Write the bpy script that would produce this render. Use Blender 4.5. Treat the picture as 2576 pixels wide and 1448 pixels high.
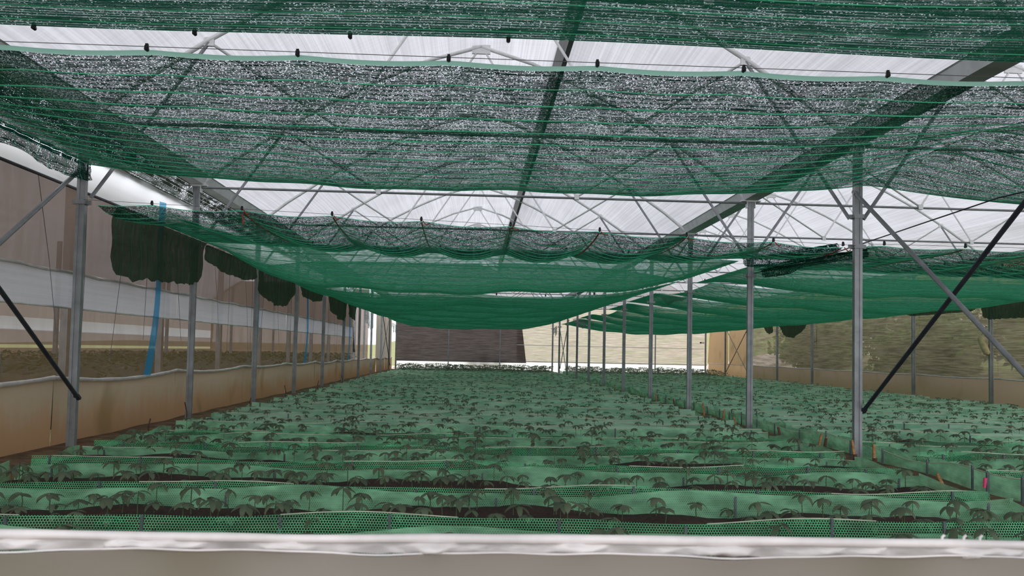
import bpy, math, random
import numpy as np
from mathutils import Vector, Matrix

for o in list(bpy.data.objects):
    bpy.data.objects.remove(o, do_unlink=True)
scene = bpy.context.scene
COL = scene.collection
random.seed(7)
RNG = np.random.default_rng(7)
PI = math.pi

# ------------------------------------------------------------------ camera
YAW, PITCH, ROLL = 0.0443, 0.0448, 0.0203
cam = bpy.data.cameras.new('camera')
cam.sensor_width = 22.3
cam.lens = 22.3 * 2079.0 / 2576.0
cam.shift_y = (788.4 - 724.0) / 2576.0
cam.clip_start, cam.clip_end = 0.05, 400
cam.dof.use_dof = True
cam.dof.focus_distance = 11.0
cam.dof.aperture_fstop = 3.2
cam_o = bpy.data.objects.new('camera', cam)
COL.objects.link(cam_o)
fw = Vector((math.sin(YAW) * math.cos(PITCH), math.cos(YAW) * math.cos(PITCH), math.sin(PITCH)))
r0 = Vector((math.cos(YAW), -math.sin(YAW), 0))
u0 = r0.cross(fw)
rr = r0 * math.cos(ROLL) + u0 * math.sin(ROLL)
uu = u0 * math.cos(ROLL) - r0 * math.sin(ROLL)
cam_o.matrix_world = Matrix(((rr.x, uu.x, -fw.x, 0), (rr.y, uu.y, -fw.y, 0), (rr.z, uu.z, -fw.z, 1.25), (0, 0, 0, 1)))
scene.camera = cam_o

# ------------------------------------------------------------------ overcast sky, exposure
world = bpy.data.worlds.new('overcast_sky')
scene.world = world
world.use_nodes = True
bg = world.node_tree.nodes['Background']
bg.inputs[0].default_value = (0.93, 0.955, 1.0, 1)
bg.inputs[1].default_value = 2.0
vs = scene.view_settings
vs.view_transform = 'Standard'
vs.look = 'None'
vs.exposure = 0.30
vs.gamma = 1.0
vs.use_curve_mapping = False
scene.cycles.transparent_max_bounces = 12
scene.cycles.use_adaptive_sampling = True
scene.cycles.adaptive_threshold = 0.04
scene.cycles.max_bounces = 7
scene.cycles.diffuse_bounces = 4
scene.cycles.transmission_bounces = 6
scene.cycles.glossy_bounces = 2
scene.cycles.use_denoising = True

# ------------------------------------------------------------------ material helpers
class NT:
    def __init__(s, name):
        s.m = bpy.data.materials.new(name)
        s.m.use_nodes = True
        s.t = s.m.node_tree
        s.t.nodes.clear()
        s.out = s.t.nodes.new('ShaderNodeOutputMaterial')
    def n(s, kind, **kw):
        nd = s.t.nodes.new(kind)
        for k, v in kw.items():
            setattr(nd, k, v)
        return nd
    def put(s, sock, v):
        if v is None:
            return
        if isinstance(v, bpy.types.NodeSocket):
            s.t.links.new(v, sock)
        elif isinstance(v, (tuple, list)) and len(v) == 3 and sock.type == 'RGBA':
            sock.default_value = (*v, 1)
        else:
            sock.default_value = v
    def math(s, op, a, b=None, c=None, clamp=False):
        nd = s.n('ShaderNodeMath', operation=op, use_clamp=clamp)
        for i, v in enumerate((a, b, c)):
            s.put(nd.inputs[i], v)
        return nd.outputs[0]
    def vmath(s, op, a, b=None, c=None):
        nd = s.n('ShaderNodeVectorMath', operation=op)
        for i, v in enumerate((a, b, c)):
            s.put(nd.inputs[i], v)
        return nd.outputs['Value'] if op in ('DOT_PRODUCT', 'LENGTH', 'DISTANCE') else nd.outputs['Vector']
    def coord(s, kind='Object'):
        return s.n('ShaderNodeTexCoord').outputs[kind]
    def pos(s):
        return s.n('ShaderNodeNewGeometry').outputs['Position']
    def noise(s, vec, scale=(1, 1, 1), detail=2, rough=0.5):
        v = s.vmath('MULTIPLY', vec, tuple(scale) if isinstance(scale, (tuple, list)) else (scale,) * 3)
        nd = s.n('ShaderNodeTexNoise')
        s.put(nd.inputs['Vector'], v)
        nd.inputs['Scale'].default_value = 1
        nd.inputs['Detail'].default_value = detail
        nd.inputs['Roughness'].default_value = rough
        return nd.outputs['Fac']
    def ramp(s, fac, a, b, lo=0.0, hi=1.0):
        nd = s.n('ShaderNodeMapRange', interpolation_type='SMOOTHSTEP')
        s.put(nd.inputs[0], fac)
        for i, v in enumerate((a, b, lo, hi)):
            nd.inputs[i + 1].default_value = v
        return nd.outputs[0]
    def mixc(s, fac, a, b):
        nd = s.n('ShaderNodeMix', data_type='RGBA')
        s.put(nd.inputs[0], fac)
        s.put(nd.inputs[6], a)
        s.put(nd.inputs[7], b)
        return nd.outputs[2]
    def diffuse(s, c, normal=None):
        nd = s.n('ShaderNodeBsdfDiffuse')
        s.put(nd.inputs[0], c)
        if normal is not None:
            s.put(nd.inputs['Normal'], normal)
        return nd.outputs[0]
    def transl(s, c):
        nd = s.n('ShaderNodeBsdfTranslucent')
        s.put(nd.inputs[0], c)
        return nd.outputs[0]
    def transp(s, c=(1, 1, 1)):
        nd = s.n('ShaderNodeBsdfTransparent')
        s.put(nd.inputs[0], c)
        return nd.outputs[0]
    def princ(s, c, rough=0.5, metal=0.0, normal=None):
        nd = s.n('ShaderNodeBsdfPrincipled')
        s.put(nd.inputs['Base Color'], c)
        s.put(nd.inputs['Roughness'], rough)
        s.put(nd.inputs['Metallic'], metal)
        if normal is not None:
            s.put(nd.inputs['Normal'], normal)
        return nd.outputs[0]
    def mix(s, fac, a, b):
        nd = s.n('ShaderNodeMixShader')
        s.put(nd.inputs[0], fac)
        s.t.links.new(a, nd.inputs[1])
        s.t.links.new(b, nd.inputs[2])
        return nd.outputs[0]
    def bump(s, h, strength=0.3, dist=0.01):
        nd = s.n('ShaderNodeBump')
        nd.inputs['Strength'].default_value = strength
        nd.inputs['Distance'].default_value = dist
        s.put(nd.inputs['Height'], h)
        return nd.outputs[0]
    def done(s, sh):
        s.t.links.new(sh, s.out.inputs[0])
        return s.m

M = {}

def m_film(name, thin, trans, streak, tint):
    t = NT(name)
    p = t.pos()
    a = t.noise(p, (22, .10, 22), 3, .7)
    b = t.noise(p, (95, .25, 95), 2, .6)
    c = t.noise(p, (1.3, .5, 1.3), 2, .5)
    d = t.noise(p, (.7, 16, .7), 2, .6)
    f = t.math('ADD', t.math('MULTIPLY', a, .45), t.math('ADD', t.math('MULTIPLY', b, .25), t.math('ADD', t.math('MULTIPLY', c, .2), t.math('MULTIPLY', d, .1))))
    k = t.ramp(f, .36, .64)
    col = t.mixc(k, tuple(x * (1 - streak) for x in tint), tint)
    tr = t.transl(t.mixc(k, tuple(x * trans * (1 - streak) for x in tint), tuple(x * trans for x in tint)))
    di = t.diffuse(tuple(x * .5 for x in tint))
    sh = t.mix(.12, tr, di)
    sh = t.mix(thin, sh, t.transp((.93, .94, .97)))
    return t.done(sh)

M['roof'] = m_film('dusty_roof_film', .05, .41, .32, (.98, .96, 1.0))
M['white_film'] = m_film('white_plastic_film', .6, .98, .06, (1, 1, 1))
M['back_film'] = m_film('milky_plastic_film', .12, 1.0, .03, (1, 1, 1))  # white film, fully translucent and hardly see-through
M['band'] = m_film('grey_white_plastic', .10, .43, .12, (.94, .95, .98))

def m_net(name, gap, hole, dif=(.012, .034, .028), trl=(.005, .034, .022)):
    """rows of dark tape, thin gaps between the rows crossed by fine threads, odd missing stitches"""
    t = NT(name)
    uv = t.coord('UV')
    sx = t.n('ShaderNodeSeparateXYZ')
    t.put(sx.inputs[0], uv)
    u, v = sx.outputs[0], sx.outputs[1]
    vr = t.math('DIVIDE', v, .0125)
    row = t.math('FLOOR', vr)
    fr = t.math('FRACT', vr)
    w1 = t.n('ShaderNodeTexWhiteNoise', noise_dimensions='1D')
    t.put(w1.inputs['W'], row)
    def cells(size, salt):
        c = t.math('FLOOR', t.math('ADD', t.math('DIVIDE', u, size), t.math('MULTIPLY', w1.outputs['Value'], salt)))
        cb = t.n('ShaderNodeCombineXYZ')
        t.put(cb.inputs[0], c)
        t.put(cb.inputs[1], row)
        w = t.n('ShaderNodeTexWhiteNoise', noise_dimensions='2D')
        t.put(w.inputs['Vector'], cb.outputs[0])
        return w.outputs['Value']
    cl = t.noise(uv, (2.5, 7, 1), 3, .6)
    k = t.math('MULTIPLY', t.math('SUBTRACT', cl, .5), 1.0)
    rowk = t.math('MULTIPLY', t.math('SUBTRACT', w1.outputs['Value'], .5), .30)
    g = t.math('ADD', t.math('ADD', t.math('MULTIPLY', k, .6), rowk), gap)
    in_gap = t.math('LESS_THAN', fr, g)
    thread = t.math('GREATER_THAN', cells(.0045, 31.7), .80)
    h = t.math('ADD', t.math('MULTIPLY', k, .5), hole)
    tape = t.math('GREATER_THAN', cells(.0085, 13.7), h)
    opaque = t.math('ADD', t.math('MULTIPLY', in_gap, thread), t.math('MULTIPLY', t.math('SUBTRACT', 1.0, in_gap), tape))
    fab = t.mix(.6, t.diffuse(dif), t.transl(trl))
    return t.done(t.mix(opaque, t.transp((.95, .97, 1)), fab))
M['net'] = m_net('knitted_shade_net', .25, .14, (.009, .024, .020), (.004, .026, .017))
M['net_dense'] = m_net('close_knit_shade_net', .15, .06, (.02, .06, .045), (.006, .055, .038))
M['net_eave'] = m_net('close_brown_net', .06, .02, (.05, .05, .038), (.02, .03, .02))

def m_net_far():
    t = NT('knitted_shade_net_backlit')  # same net for far spans, backlit brightness put into its green
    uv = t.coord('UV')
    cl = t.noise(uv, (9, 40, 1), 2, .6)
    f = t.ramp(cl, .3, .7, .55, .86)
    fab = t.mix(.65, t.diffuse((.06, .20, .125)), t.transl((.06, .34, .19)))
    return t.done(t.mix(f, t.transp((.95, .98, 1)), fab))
M['net_far'] = m_net_far()

def m_flap():
    t = NT('doubled_dark_net')
    p = t.pos()
    a = t.noise(p, (14, 14, 5), 3, .6)
    b = t.noise(p, (60, 60, 60), 2, .6)
    f = t.math('ADD', t.ramp(a, .3, .7, .92, 1.0), t.math('MULTIPLY', t.math('SUBTRACT', b, .5), .4), clamp=True)
    fab = t.mix(.3, t.diffuse((.075, .105, .065)), t.transl((.03, .075, .04)))
    return t.done(t.mix(f, t.transp(), fab))
M['flap'] = m_flap()

def m_simple(name, c, rough=.6, metal=0., var=.0, vscale=8, transl=0.):
    t = NT(name)
    col = c
    if var:
        k = t.noise(t.pos(), vscale, 3, .6)
        col = t.mixc(t.ramp(k, .3, .7), tuple(x * (1 - var) for x in c), tuple(min(1, x * (1 + var)) for x in c))
    sh = t.princ(col, rough, metal)
    if transl:
        sh = t.mix(transl, sh, t.transl(col))
    return t.done(sh)

M['fin'] = m_simple('green_knit_thread', (.06, .36, .21), .8, transl=.5)
M['cord'] = m_simple('bright_green_thread', (.16, .88, .55), .6, transl=.5)
M['hem_green'] = m_simple('pale_green_hem', (.48, .86, .68), .6, transl=.7)
M['steel'] = m_simple('galvanised_steel', (.29, .30, .312), .45, .25, .16, 5)
M['steel_dark'] = m_simple('dark_steel_pipe', (.045, .05, .065), .45, .3, .2, 6)
M['white_tube'] = m_simple('white_galvanised_tube', (.84, .84, .83), .5, .0, .08, 4)
M['gutter'] = m_simple('zinc_gutter', (.72, .72, .72), .6, .0, .12, 3)
M['clip'] = m_simple('black_plastic_clip', (.006, .006, .009), .5)
M['red'] = m_simple('red_twine', (.42, .09, .06), .8)
M['wire'] = m_simple('thin_steel_wire', (.16, .16, .17), .5, .4)
M['stake'] = m_simple('grey_fence_stake', (.11, .13, .14), .6, 0, .3, 9)
M['wood'] = m_simple('split_wood_stake', (.44, .22, .09), .8, 0, .35, 18)
M['wood_dark'] = m_simple('dark_wood_stake', (.12, .055, .035), .8, 0, .35, 18)
M['pink'] = m_simple('pink_marker_tape', (.85, .09, .22), .6)
M['hem'] = m_simple('white_rolled_plastic', (.74, .69, .67), .4, 0, .12, 6, .15)
M['vent'] = m_simple('grey_vent_strip', (.14, .14, .135), .7, 0, .2, 3)
M['cream'] = m_simple('cream_pad', (.58, .45, .25), .8, 0, .2, 7)
M['white'] = m_simple('white_plastic', (.75, .75, .76), .4)

def m_skirt(name, top, low, tr):
    t = NT(name)
    p = t.pos()
    sx = t.n('ShaderNodeSeparateXYZ')
    t.put(sx.inputs[0], p)
    a = t.noise(p, (6, 6, 1.2), 4, .6)
    b = t.noise(p, (28, 28, 2.2), 3, .65)
    c = t.noise(p, (1.1, 1.1, .8), 2, .5)
    # splashed soil stain with a ragged upper edge
    h = t.math('ADD', sx.outputs[2], t.math('ADD', t.math('MULTIPLY', t.math('SUBTRACT', a, .5), -.55), t.math('MULTIPLY', t.math('SUBTRACT', c, .5), -.6)))
    k = t.ramp(h, .10, .62)
    col = t.mixc(k, low, top)
    col = t.mixc(t.ramp(b, .66, .74, 0, .35), col, (.45, .36, .28))
    col = t.mixc(t.ramp(c, .55, .75, 0, .4), col, (.15, .13, .045))
    sh = t.mix(tr, t.diffuse(col), t.transl(col))
    return t.done(sh)
M['skirt'] = m_skirt('stained_plastic_skirt', (.47, .375, .27), (.46, .285, .16), .42)
M['skirt_r'] = m_skirt('brown_plastic_skirt', (.27, .21, .155), (.25, .20, .13), .5)
M['skirt_f'] = m_skirt('grey_plastic_skirt', (.35, .315, .275), (.33, .29, .25), .25)
M['tarp'] = m_skirt('tan_tarpaulin', (.55, .37, .22), (.50, .33, .19), .55)
M['pale_panel'] = m_skirt('beige_plastic_panel', (.62, .55, .46), (.40, .27, .16), .6)

def m_wallnet(name, col, open_, linedir, amp):
    t = NT(name)
    p = t.pos()
    sc = (3, 3, 60) if linedir == 'h' else (40, 40, 2)
    a = t.noise(p, sc, 3, .65)
    sc2 = (.7, .7, 7) if linedir == 'h' else (5, 5, .4)
    b = t.noise(p, sc2, 2, .5)
    f = t.math('ADD', t.math('MULTIPLY', t.math('SUBTRACT', a, .5), amp), t.math('MULTIPLY', t.math('SUBTRACT', b, .5), amp))
    f = t.math('ADD', f, 1 - open_, clamp=True)
    if linedir == 'h':
        c2 = t.noise(p, (.9, .9, 26), 3, .7)
        col = t.mixc(t.ramp(c2, .34, .66), tuple(x * .62 for x in col), tuple(min(1, x * 1.3) for x in col))
    sh = t.mix(.5, t.diffuse(col), t.transl(col))
    return t.done(t.mix(f, t.transp(), sh))
M['insect'] = m_wallnet('brown_insect_net', (.215, .15, .112), .09, 'v', .08)
M['insect_low'] = m_wallnet('thin_brown_insect_net', (.235, .15, .08), .37, 'v', .12)
M['shade_r'] = m_wallnet('beige_shade_net', (.25, .21, .155), .22, 'h', .5)
M['shade_pale'] = m_wallnet('pale_beige_shade_net', (.78, .68, .61), .26, 'h', .5)
M['shade_dark'] = m_wallnet('dark_brown_shade_net', (.10, .085, .08), .0, 'h', .04)
M['shade_grey'] = m_wallnet('grey_torn_net', (.30, .34, .34), .35, 'h', .2)

def m_blue():
    t = NT('blue_plastic_strip')
    c = (.05, .42, .80)
    sh = t.mix(.6, t.diffuse(c), t.transl(c))
    return t.done(t.mix(.68, t.transp((.5, .8, 1)), sh))
M['blue'] = m_blue()

def m_hex(name, cell, width, col, dense):
    """plastic mesh with hexagonal holes; dense = how much of each hole a dusty second layer closes"""
    t = NT(name)
    uv = t.coord('UV')
    p = t.vmath('MULTIPLY', uv, (1 / cell, 1 / cell, 0))
    r = (1.0, 1.7320508, 1.0)
    h = (.5, .8660254, .5)
    def fold(v):
        return t.vmath('SUBTRACT', t.vmath('MODULO', t.vmath('ADD', v, (2000, 1999.9964, 0)), r), h)
    a = fold(p)
    b = fold(t.vmath('SUBTRACT', p, h))
    flat = (1, 1, 0)
    a = t.vmath('MULTIPLY', a, flat)
    b = t.vmath('MULTIPLY', b, flat)
    sel = t.math('LESS_THAN', t.vmath('LENGTH', a), t.vmath('LENGTH', b))
    g = t.vmath('ADD', b, t.vmath('MULTIPLY', t.vmath('SUBTRACT', a, b), None))
    ml = g.node.inputs[1].links[0].from_node
    cb = t.n('ShaderNodeCombineXYZ')
    for i in range(3):
        t.put(cb.inputs[i], sel)
    t.put(ml.inputs[1], cb.outputs[0])
    ab = t.vmath('ABSOLUTE', g)
    d1 = t.vmath('DOT_PRODUCT', ab, (.5, .8660254, 0))
    sx = t.n('ShaderNodeSeparateXYZ')
    t.put(sx.inputs[0], ab)
    d = t.math('MAXIMUM', sx.outputs[0], d1)
    wire = t.math('GREATER_THAN', d, .5 - width)
    dust = t.noise(uv, (2.2, 5, 1), 3, .6)
    dark = tuple(x * .72 for x in col)
    c = t.mixc(t.ramp(dust, .35, .7), dark, tuple(min(1, x * 1.25 + .03) for x in col))
    sh = t.mix(.35, t.princ(c, .5), t.transl(c))
    f = t.math('MAXIMUM', wire, t.ramp(dust, .3, .72, max(0., dense - .35), min(1, dense + .2))) if dense else wire
    return t.done(t.mix(f, t.transp(), sh))
M['hex'] = m_hex('green_hexagon_mesh', .0185, .105, (.13, .74, .33), 0)
M['hex_dense'] = m_hex('doubled_green_mesh', .0165, .15, (.34, .72, .43), .74)

def m_mesh_far():
    t = NT('green_mesh_distant')
    p = t.pos()
    k = t.noise(p, (1.4, 3, 6), 3, .6)
    c = t.mixc(t.ramp(k, .32, .68), (.30, .62, .40), (.62, .88, .66))
    return t.done(t.mix(.4, t.diffuse(c), t.transl(c)))
M['mesh_far'] = m_mesh_far()
M['hemline'] = m_simple('dusty_mesh_hem', (.62, .66, .50), .8, 0, .2, 3)

def m_soil():
    t = NT('dark_potting_soil')
    p = t.pos()
    a = t.noise(p, 30, 4, .7)
    b = t.noise(p, 3, 2, .5)
    c = t.mixc(t.ramp(a, .3, .7), (.018, .008, .006), (.075, .03, .018))
    c = t.mixc(t.ramp(b, .5, .75, 0, .5), c, (.13, .045, .02))
    return t.done(t.princ(c, .95, 0, t.bump(a, .8, .02)))
M['soil'] = m_soil()

def m_floor():
    t = NT('trodden_earth_floor')
    p = t.pos()
    a = t.noise(p, 4, 5, .65)
    c = t.mixc(t.ramp(a, .3, .7), (.10, .055, .03), (.27, .16, .085))
    return t.done(t.princ(c, .95, 0, t.bump(a, .5, .03)))
M['floor'] = m_floor()

def m_leaf(name, lo, hi):
    t = NT(name)
    oi = t.n('ShaderNodeObjectInfo').outputs['Random']
    k = t.noise(t.pos(), (5, 5, 5), 2, .5)
    f = t.math('ADD', t.math('MULTIPLY', oi, .35), t.ramp(k, .25, .75, 0, .65))
    c = t.mixc(f, lo, hi)
    return t.done(t.mix(.5, t.princ(c, .5), t.transl(c)))
M['leaf'] = m_leaf('seedling_leaf', (.125, .17, .10), (.27, .33, .21))
M['stem'] = m_simple('seedling_stem', (.08, .12, .05), .7)
M['crop'] = m_leaf('crop_leaf', (.015, .042, .008), (.06, .11, .028))
M['bush'] = m_leaf('bush_leaf', (.05, .12, .02), (.26, .36, .07))

def m_grass():
    t = NT('grassy_ground')
    p = t.pos()
    a = t.noise(p, .35, 4, .6)
    b = t.noise(p, 5, 3, .6)
    c = t.mixc(t.ramp(a, .35, .65), (.30, .25, .17), (.22, .27, .10))
    c = t.mixc(t.ramp(b, .3, .8, 0, .5), c, (.32, .31, .17))
    return t.done(t.diffuse(c))
M['grass'] = m_grass()
M['earth'] = m_simple('bare_reddish_ground', (.42, .33, .26), .95, 0, .2, .7)

# ------------------------------------------------------------------ mesh helpers
def np_mesh(name, V, Q, UV=None, smooth=True):
    V = np.asarray(V, np.float32)
    Q = np.asarray(Q, np.int32)
    me = bpy.data.meshes.new(name)
    me.vertices.add(len(V))
    me.vertices.foreach_set('co', V.ravel())
    n, k = Q.shape
    me.loops.add(n * k)
    me.loops.foreach_set('vertex_index', Q.ravel())
    me.polygons.add(n)
    me.polygons.foreach_set('loop_start', np.arange(0, n * k, k, dtype=np.int32))
    me.polygons.foreach_set('loop_total', np.full(n, k, np.int32))
    if UV is not None:
        l = me.uv_layers.new(name='UVMap')
        l.data.foreach_set('uv', np.asarray(UV, np.float32)[Q.ravel()].ravel())
    me.update(calc_edges=True)
    me.polygons.foreach_set('use_smooth', np.full(n, smooth))
    me.validate()
    return me

def link(name, me, mat=None, parent=None, loc=None):
    o = bpy.data.objects.new(name, me)
    COL.objects.link(o)
    if mat is not None and me is not None and not me.materials:
        me.materials.append(M[mat])
    if parent is not None:
        o.parent = parent
    if loc is not None:
        o.location = loc
    return o

def tag(o, label=None, cat=None, group=None, kind=None):
    if label:
        o['label'] = label
    if cat:
        o['category'] = cat
    if group:
        o['group'] = group
    if kind:
        o['kind'] = kind
    return o

def thing(name, label, cat, group=None, kind=None, loc=(0, 0, 0)):
    o = link(name, None, loc=loc)
    return tag(o, label, cat, group, kind)

class MB:
    """collects quads; boxes, bars, tubes, sheets"""
    def __init__(s):
        s.V, s.Q, s.U, s.n = [], [], [], 0
    def add(s, V, Q, U=None):
        V = np.asarray(V, float).reshape(-1, 3)
        s.V.append(V)
        s.Q.append(np.asarray(Q, int).reshape(-1, 4) + s.n)
        s.U.append(np.zeros((len(V), 2)) if U is None else np.asarray(U, float).reshape(-1, 2))
        s.n += len(V)
        return s
    def box(s, x0, x1, y0, y1, z0, z1):
        V = [(x, y, z) for x in (x0, x1) for y in (y0, y1) for z in (z0, z1)]
        return s.add(V, [(0, 1, 3, 2), (4, 6, 7, 5), (0, 4, 5, 1), (2, 3, 7, 6), (0, 2, 6, 4), (1, 5, 7, 3)])
    def tube(s, pts, r, k=6, cap=True):
        P = np.asarray(pts, float)
        n = len(P)
        R = np.full(n, r) if np.isscalar(r) else np.asarray(r, float)
        T = np.gradient(P, axis=0) if n > 2 else np.repeat((P[1] - P[0])[None], 2, 0)
        T /= np.linalg.norm(T, axis=1)[:, None] + 1e-12
        ref = np.array([0, 0, 1.]) if abs(T[0][2]) < .9 else np.array([1., 0, 0])
        A = np.cross(T, ref)
        A /= np.linalg.norm(A, axis=1)[:, None] + 1e-12
        B = np.cross(T, A)
        th = np.arange(k) * 2 * PI / k + PI / k
        V = P[:, None] + R[:, None, None] * (np.cos(th)[None, :, None] * A[:, None] + np.sin(th)[None, :, None] * B[:, None])
        i = np.arange(n - 1)[:, None] * k
        j = np.arange(k)[None]
        j2 = (j + 1) % k
        Q = np.stack([i + j, i + j2, i + k + j2, i + k + j], -1).reshape(-1, 4)
        s.add(V.reshape(-1, 3), Q)
        if cap and k == 4:
            b = s.n - n * k
            s.Q.append(np.array([[b, b + 1, b + 2, b + 3], [b + (n - 1) * k + 3, b + (n - 1) * k + 2, b + (n - 1) * k + 1, b + (n - 1) * k]]))
        elif cap and k == 6:
            for b in (s.n - n * k, s.n - k):
                s.Q.append(np.array([[b, b + 1, b + 2, b + 3], [b, b + 3, b + 4, b + 5]]))
        return s
    def grid(s, P, U=None):
        """P: (a,b,3) array of points"""
        P = np.asarray(P, float)
        a, b = P.shape[:2]
        i = np.arange(a - 1)[:, None] * b
        j = np.arange(b - 1)[None]
        Q = np.stack([i + j, i + j + 1, i + b + j + 1, i + b + j], -1).reshape(-1, 4)
        return s.add(P.reshape(-1, 3), Q, None if U is None else np.asarray(U).reshape(-1, 2))
    def mesh(s, name, smooth=True):
        return np_mesh(name, np.concatenate(s.V), np.concatenate(s.Q), np.concatenate(s.U), smooth)
    def obj(s, name, mat, parent=None, smooth=True):
        return link(name, s.mesh(name, smooth), mat, parent)

ORD = ('zeroth first second third fourth fifth sixth seventh eighth ninth tenth eleventh twelfth thirteenth fourteenth '
       'fifteenth sixteenth seventeenth eighteenth nineteenth twentieth twenty-first twenty-second twenty-third twenty-fourth '
       'twenty-fifth twenty-sixth twenty-seventh twenty-eighth twenty-ninth thirtieth thirty-first thirty-second thirty-third '
       'thirty-fourth').split()

def LY(n):          # depth of post line n
    return 10.19 + 4.07 * (n - 1)
XL, XR, XW = -4.8, 4.8, 14.35
BACK = LY(11)
CX = {'left': 0.0, 'right': 9.58}

# ================================================================== SETTING
# ---- floor with low banks along the post rows
xs = np.array([-5.25, -4.62, -4.42, 4.45, 4.6, 5.12, 5.2, 13.95, 14.1, 14.45])
zs = np.array([0., 0., -.15, -.15, -.03, -.03, -.15, -.15, -.02, -.02])
ys = np.linspace(-4, 51.2, 60)
P = np.array([[(x, y, z + .012 * math.sin(3 * y + x)) for x, z in zip(xs, zs)] for y in ys])
tag(MB().grid(P).obj('floor', 'floor'), kind='structure')

# ---- outside ground
def ground(name, x0, x1, y0, y1, zf, mat, n=30):
    X, Yy = np.meshgrid(np.linspace(x0, x1, n), np.linspace(y0, y1, n))
    Z = np.vectorize(zf)(X, Yy)
    return tag(MB().grid(np.stack([X, Yy, Z], -1)).obj(name, mat), kind='structure')
ground('ground_outside', -70, 110, -6, 52.5, lambda x, y: -.22 + (max(0, x - 17) * .20 if x > 17 else 0), 'grass', 50)
ground('ground_outside_back', -70, 110, 52.5, 70, lambda x, y: -.2 + (max(0, x - 17) * .20 if x > 17 else 0), 'earth', 30)
ground('ground_outside_hill', -70, 110, 70, 170, lambda x, y: -.2 + (y - 70) * (.02 + .10 * min(1, max(0, (x + 20) / 40))) + (max(0, x - 17) * .20 if x > 17 else 0), 'grass', 40)

# ---- ceiling: arched roof film over the two bays (and over the house next door)
ARCH = [(4.75, 3.98), (4.2, 4.42), (3.35, 5.0), (2.6, 5.46), (1.8, 5.88), (.9, 6.28), (0, 6.55)]
def arch_z(x):
    a = abs(x)
    xs_ = [p[0] for p in ARCH][::-1]
    zs_ = [p[1] for p in ARCH][::-1]
    return float(np.interp(a, xs_, zs_))
def roof_bay(cx, parent, y0=-4.0, y1=BACK + .15, vent=True):
    yy = np.linspace(y0, y1, 28)
    left = [(x, arch_z(x) + .05) for x in (-4.78, -4.2, -3.35, -2.6, -1.8, -.9, -.2)] + [(.4, 6.63), (1.38, 6.64)]
    right = [(1.38, arch_z(1.38) + .04)] + [(x, arch_z(x) + .05) for x in (1.8, 2.6, 3.35, 4.2, 4.78)]
    if not vent:
        left = [(x, arch_z(x) + .05) for x in (-4.78, -4.2, -3.35, -2.6, -1.8, -.9, 0)]
        right = [(-x, z) for x, z in left[::-1]]
    for nm, prof in (('roof_film', left), ('roof_film', right)):
        P = np.array([[(cx + x, y, z) for x, z in prof] for y in yy])
        MB().grid(P).obj(nm, 'roof', parent)
    if not vent:
        return
    z1 = arch_z(1.38) + .04
    MB().box(cx + 1.35, cx + 1.43, y0, y1, z1 - .06, 6.68).obj('vent_strip', 'vent', parent, False)
ceil = tag(link('ceiling', None), kind='structure')
roof_bay(0, ceil)
roof_bay(9.58, ceil, vent=False)

# ---- walls ---------------------------------------------------------------
def sag(y, ya, yb, d):
    t = (y - ya) / (yb - ya)
    return -d * 4 * t * (1 - t)

def strip(x, y0, y1, zlo, zhi, ny=12, nz=6, bulge=.0, axis='y', seed=0, ripple=.0):
    """vertical sheet along y (axis y) at x, or along x at y=x; zlo/zhi functions or numbers"""
    rs = np.random.default_rng(abs(seed) + 1000)
    ph = rs.uniform(0, 6, 4)
    P = []
    for a in np.linspace(y0, y1, ny):
        lo = zlo(a) if callable(zlo) else zlo
        hi = zhi(a) if callable(zhi) else zhi
        row = []
        for t in np.linspace(0, 1, nz):
            off = bulge * math.sin(PI * t) * math.sin(PI * (a - y0) / (y1 - y0))
            off += ripple * (math.sin(5.1 * a + ph[0] + 2 * t) + .6 * math.sin(11.3 * a + ph[1] - 3 * t))
            z = lo + (hi - lo) * t
            row.append((x + off, a, z) if axis == 'y' else (a, x + off, z))
        P.append(row)
    return np.array(P)

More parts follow.
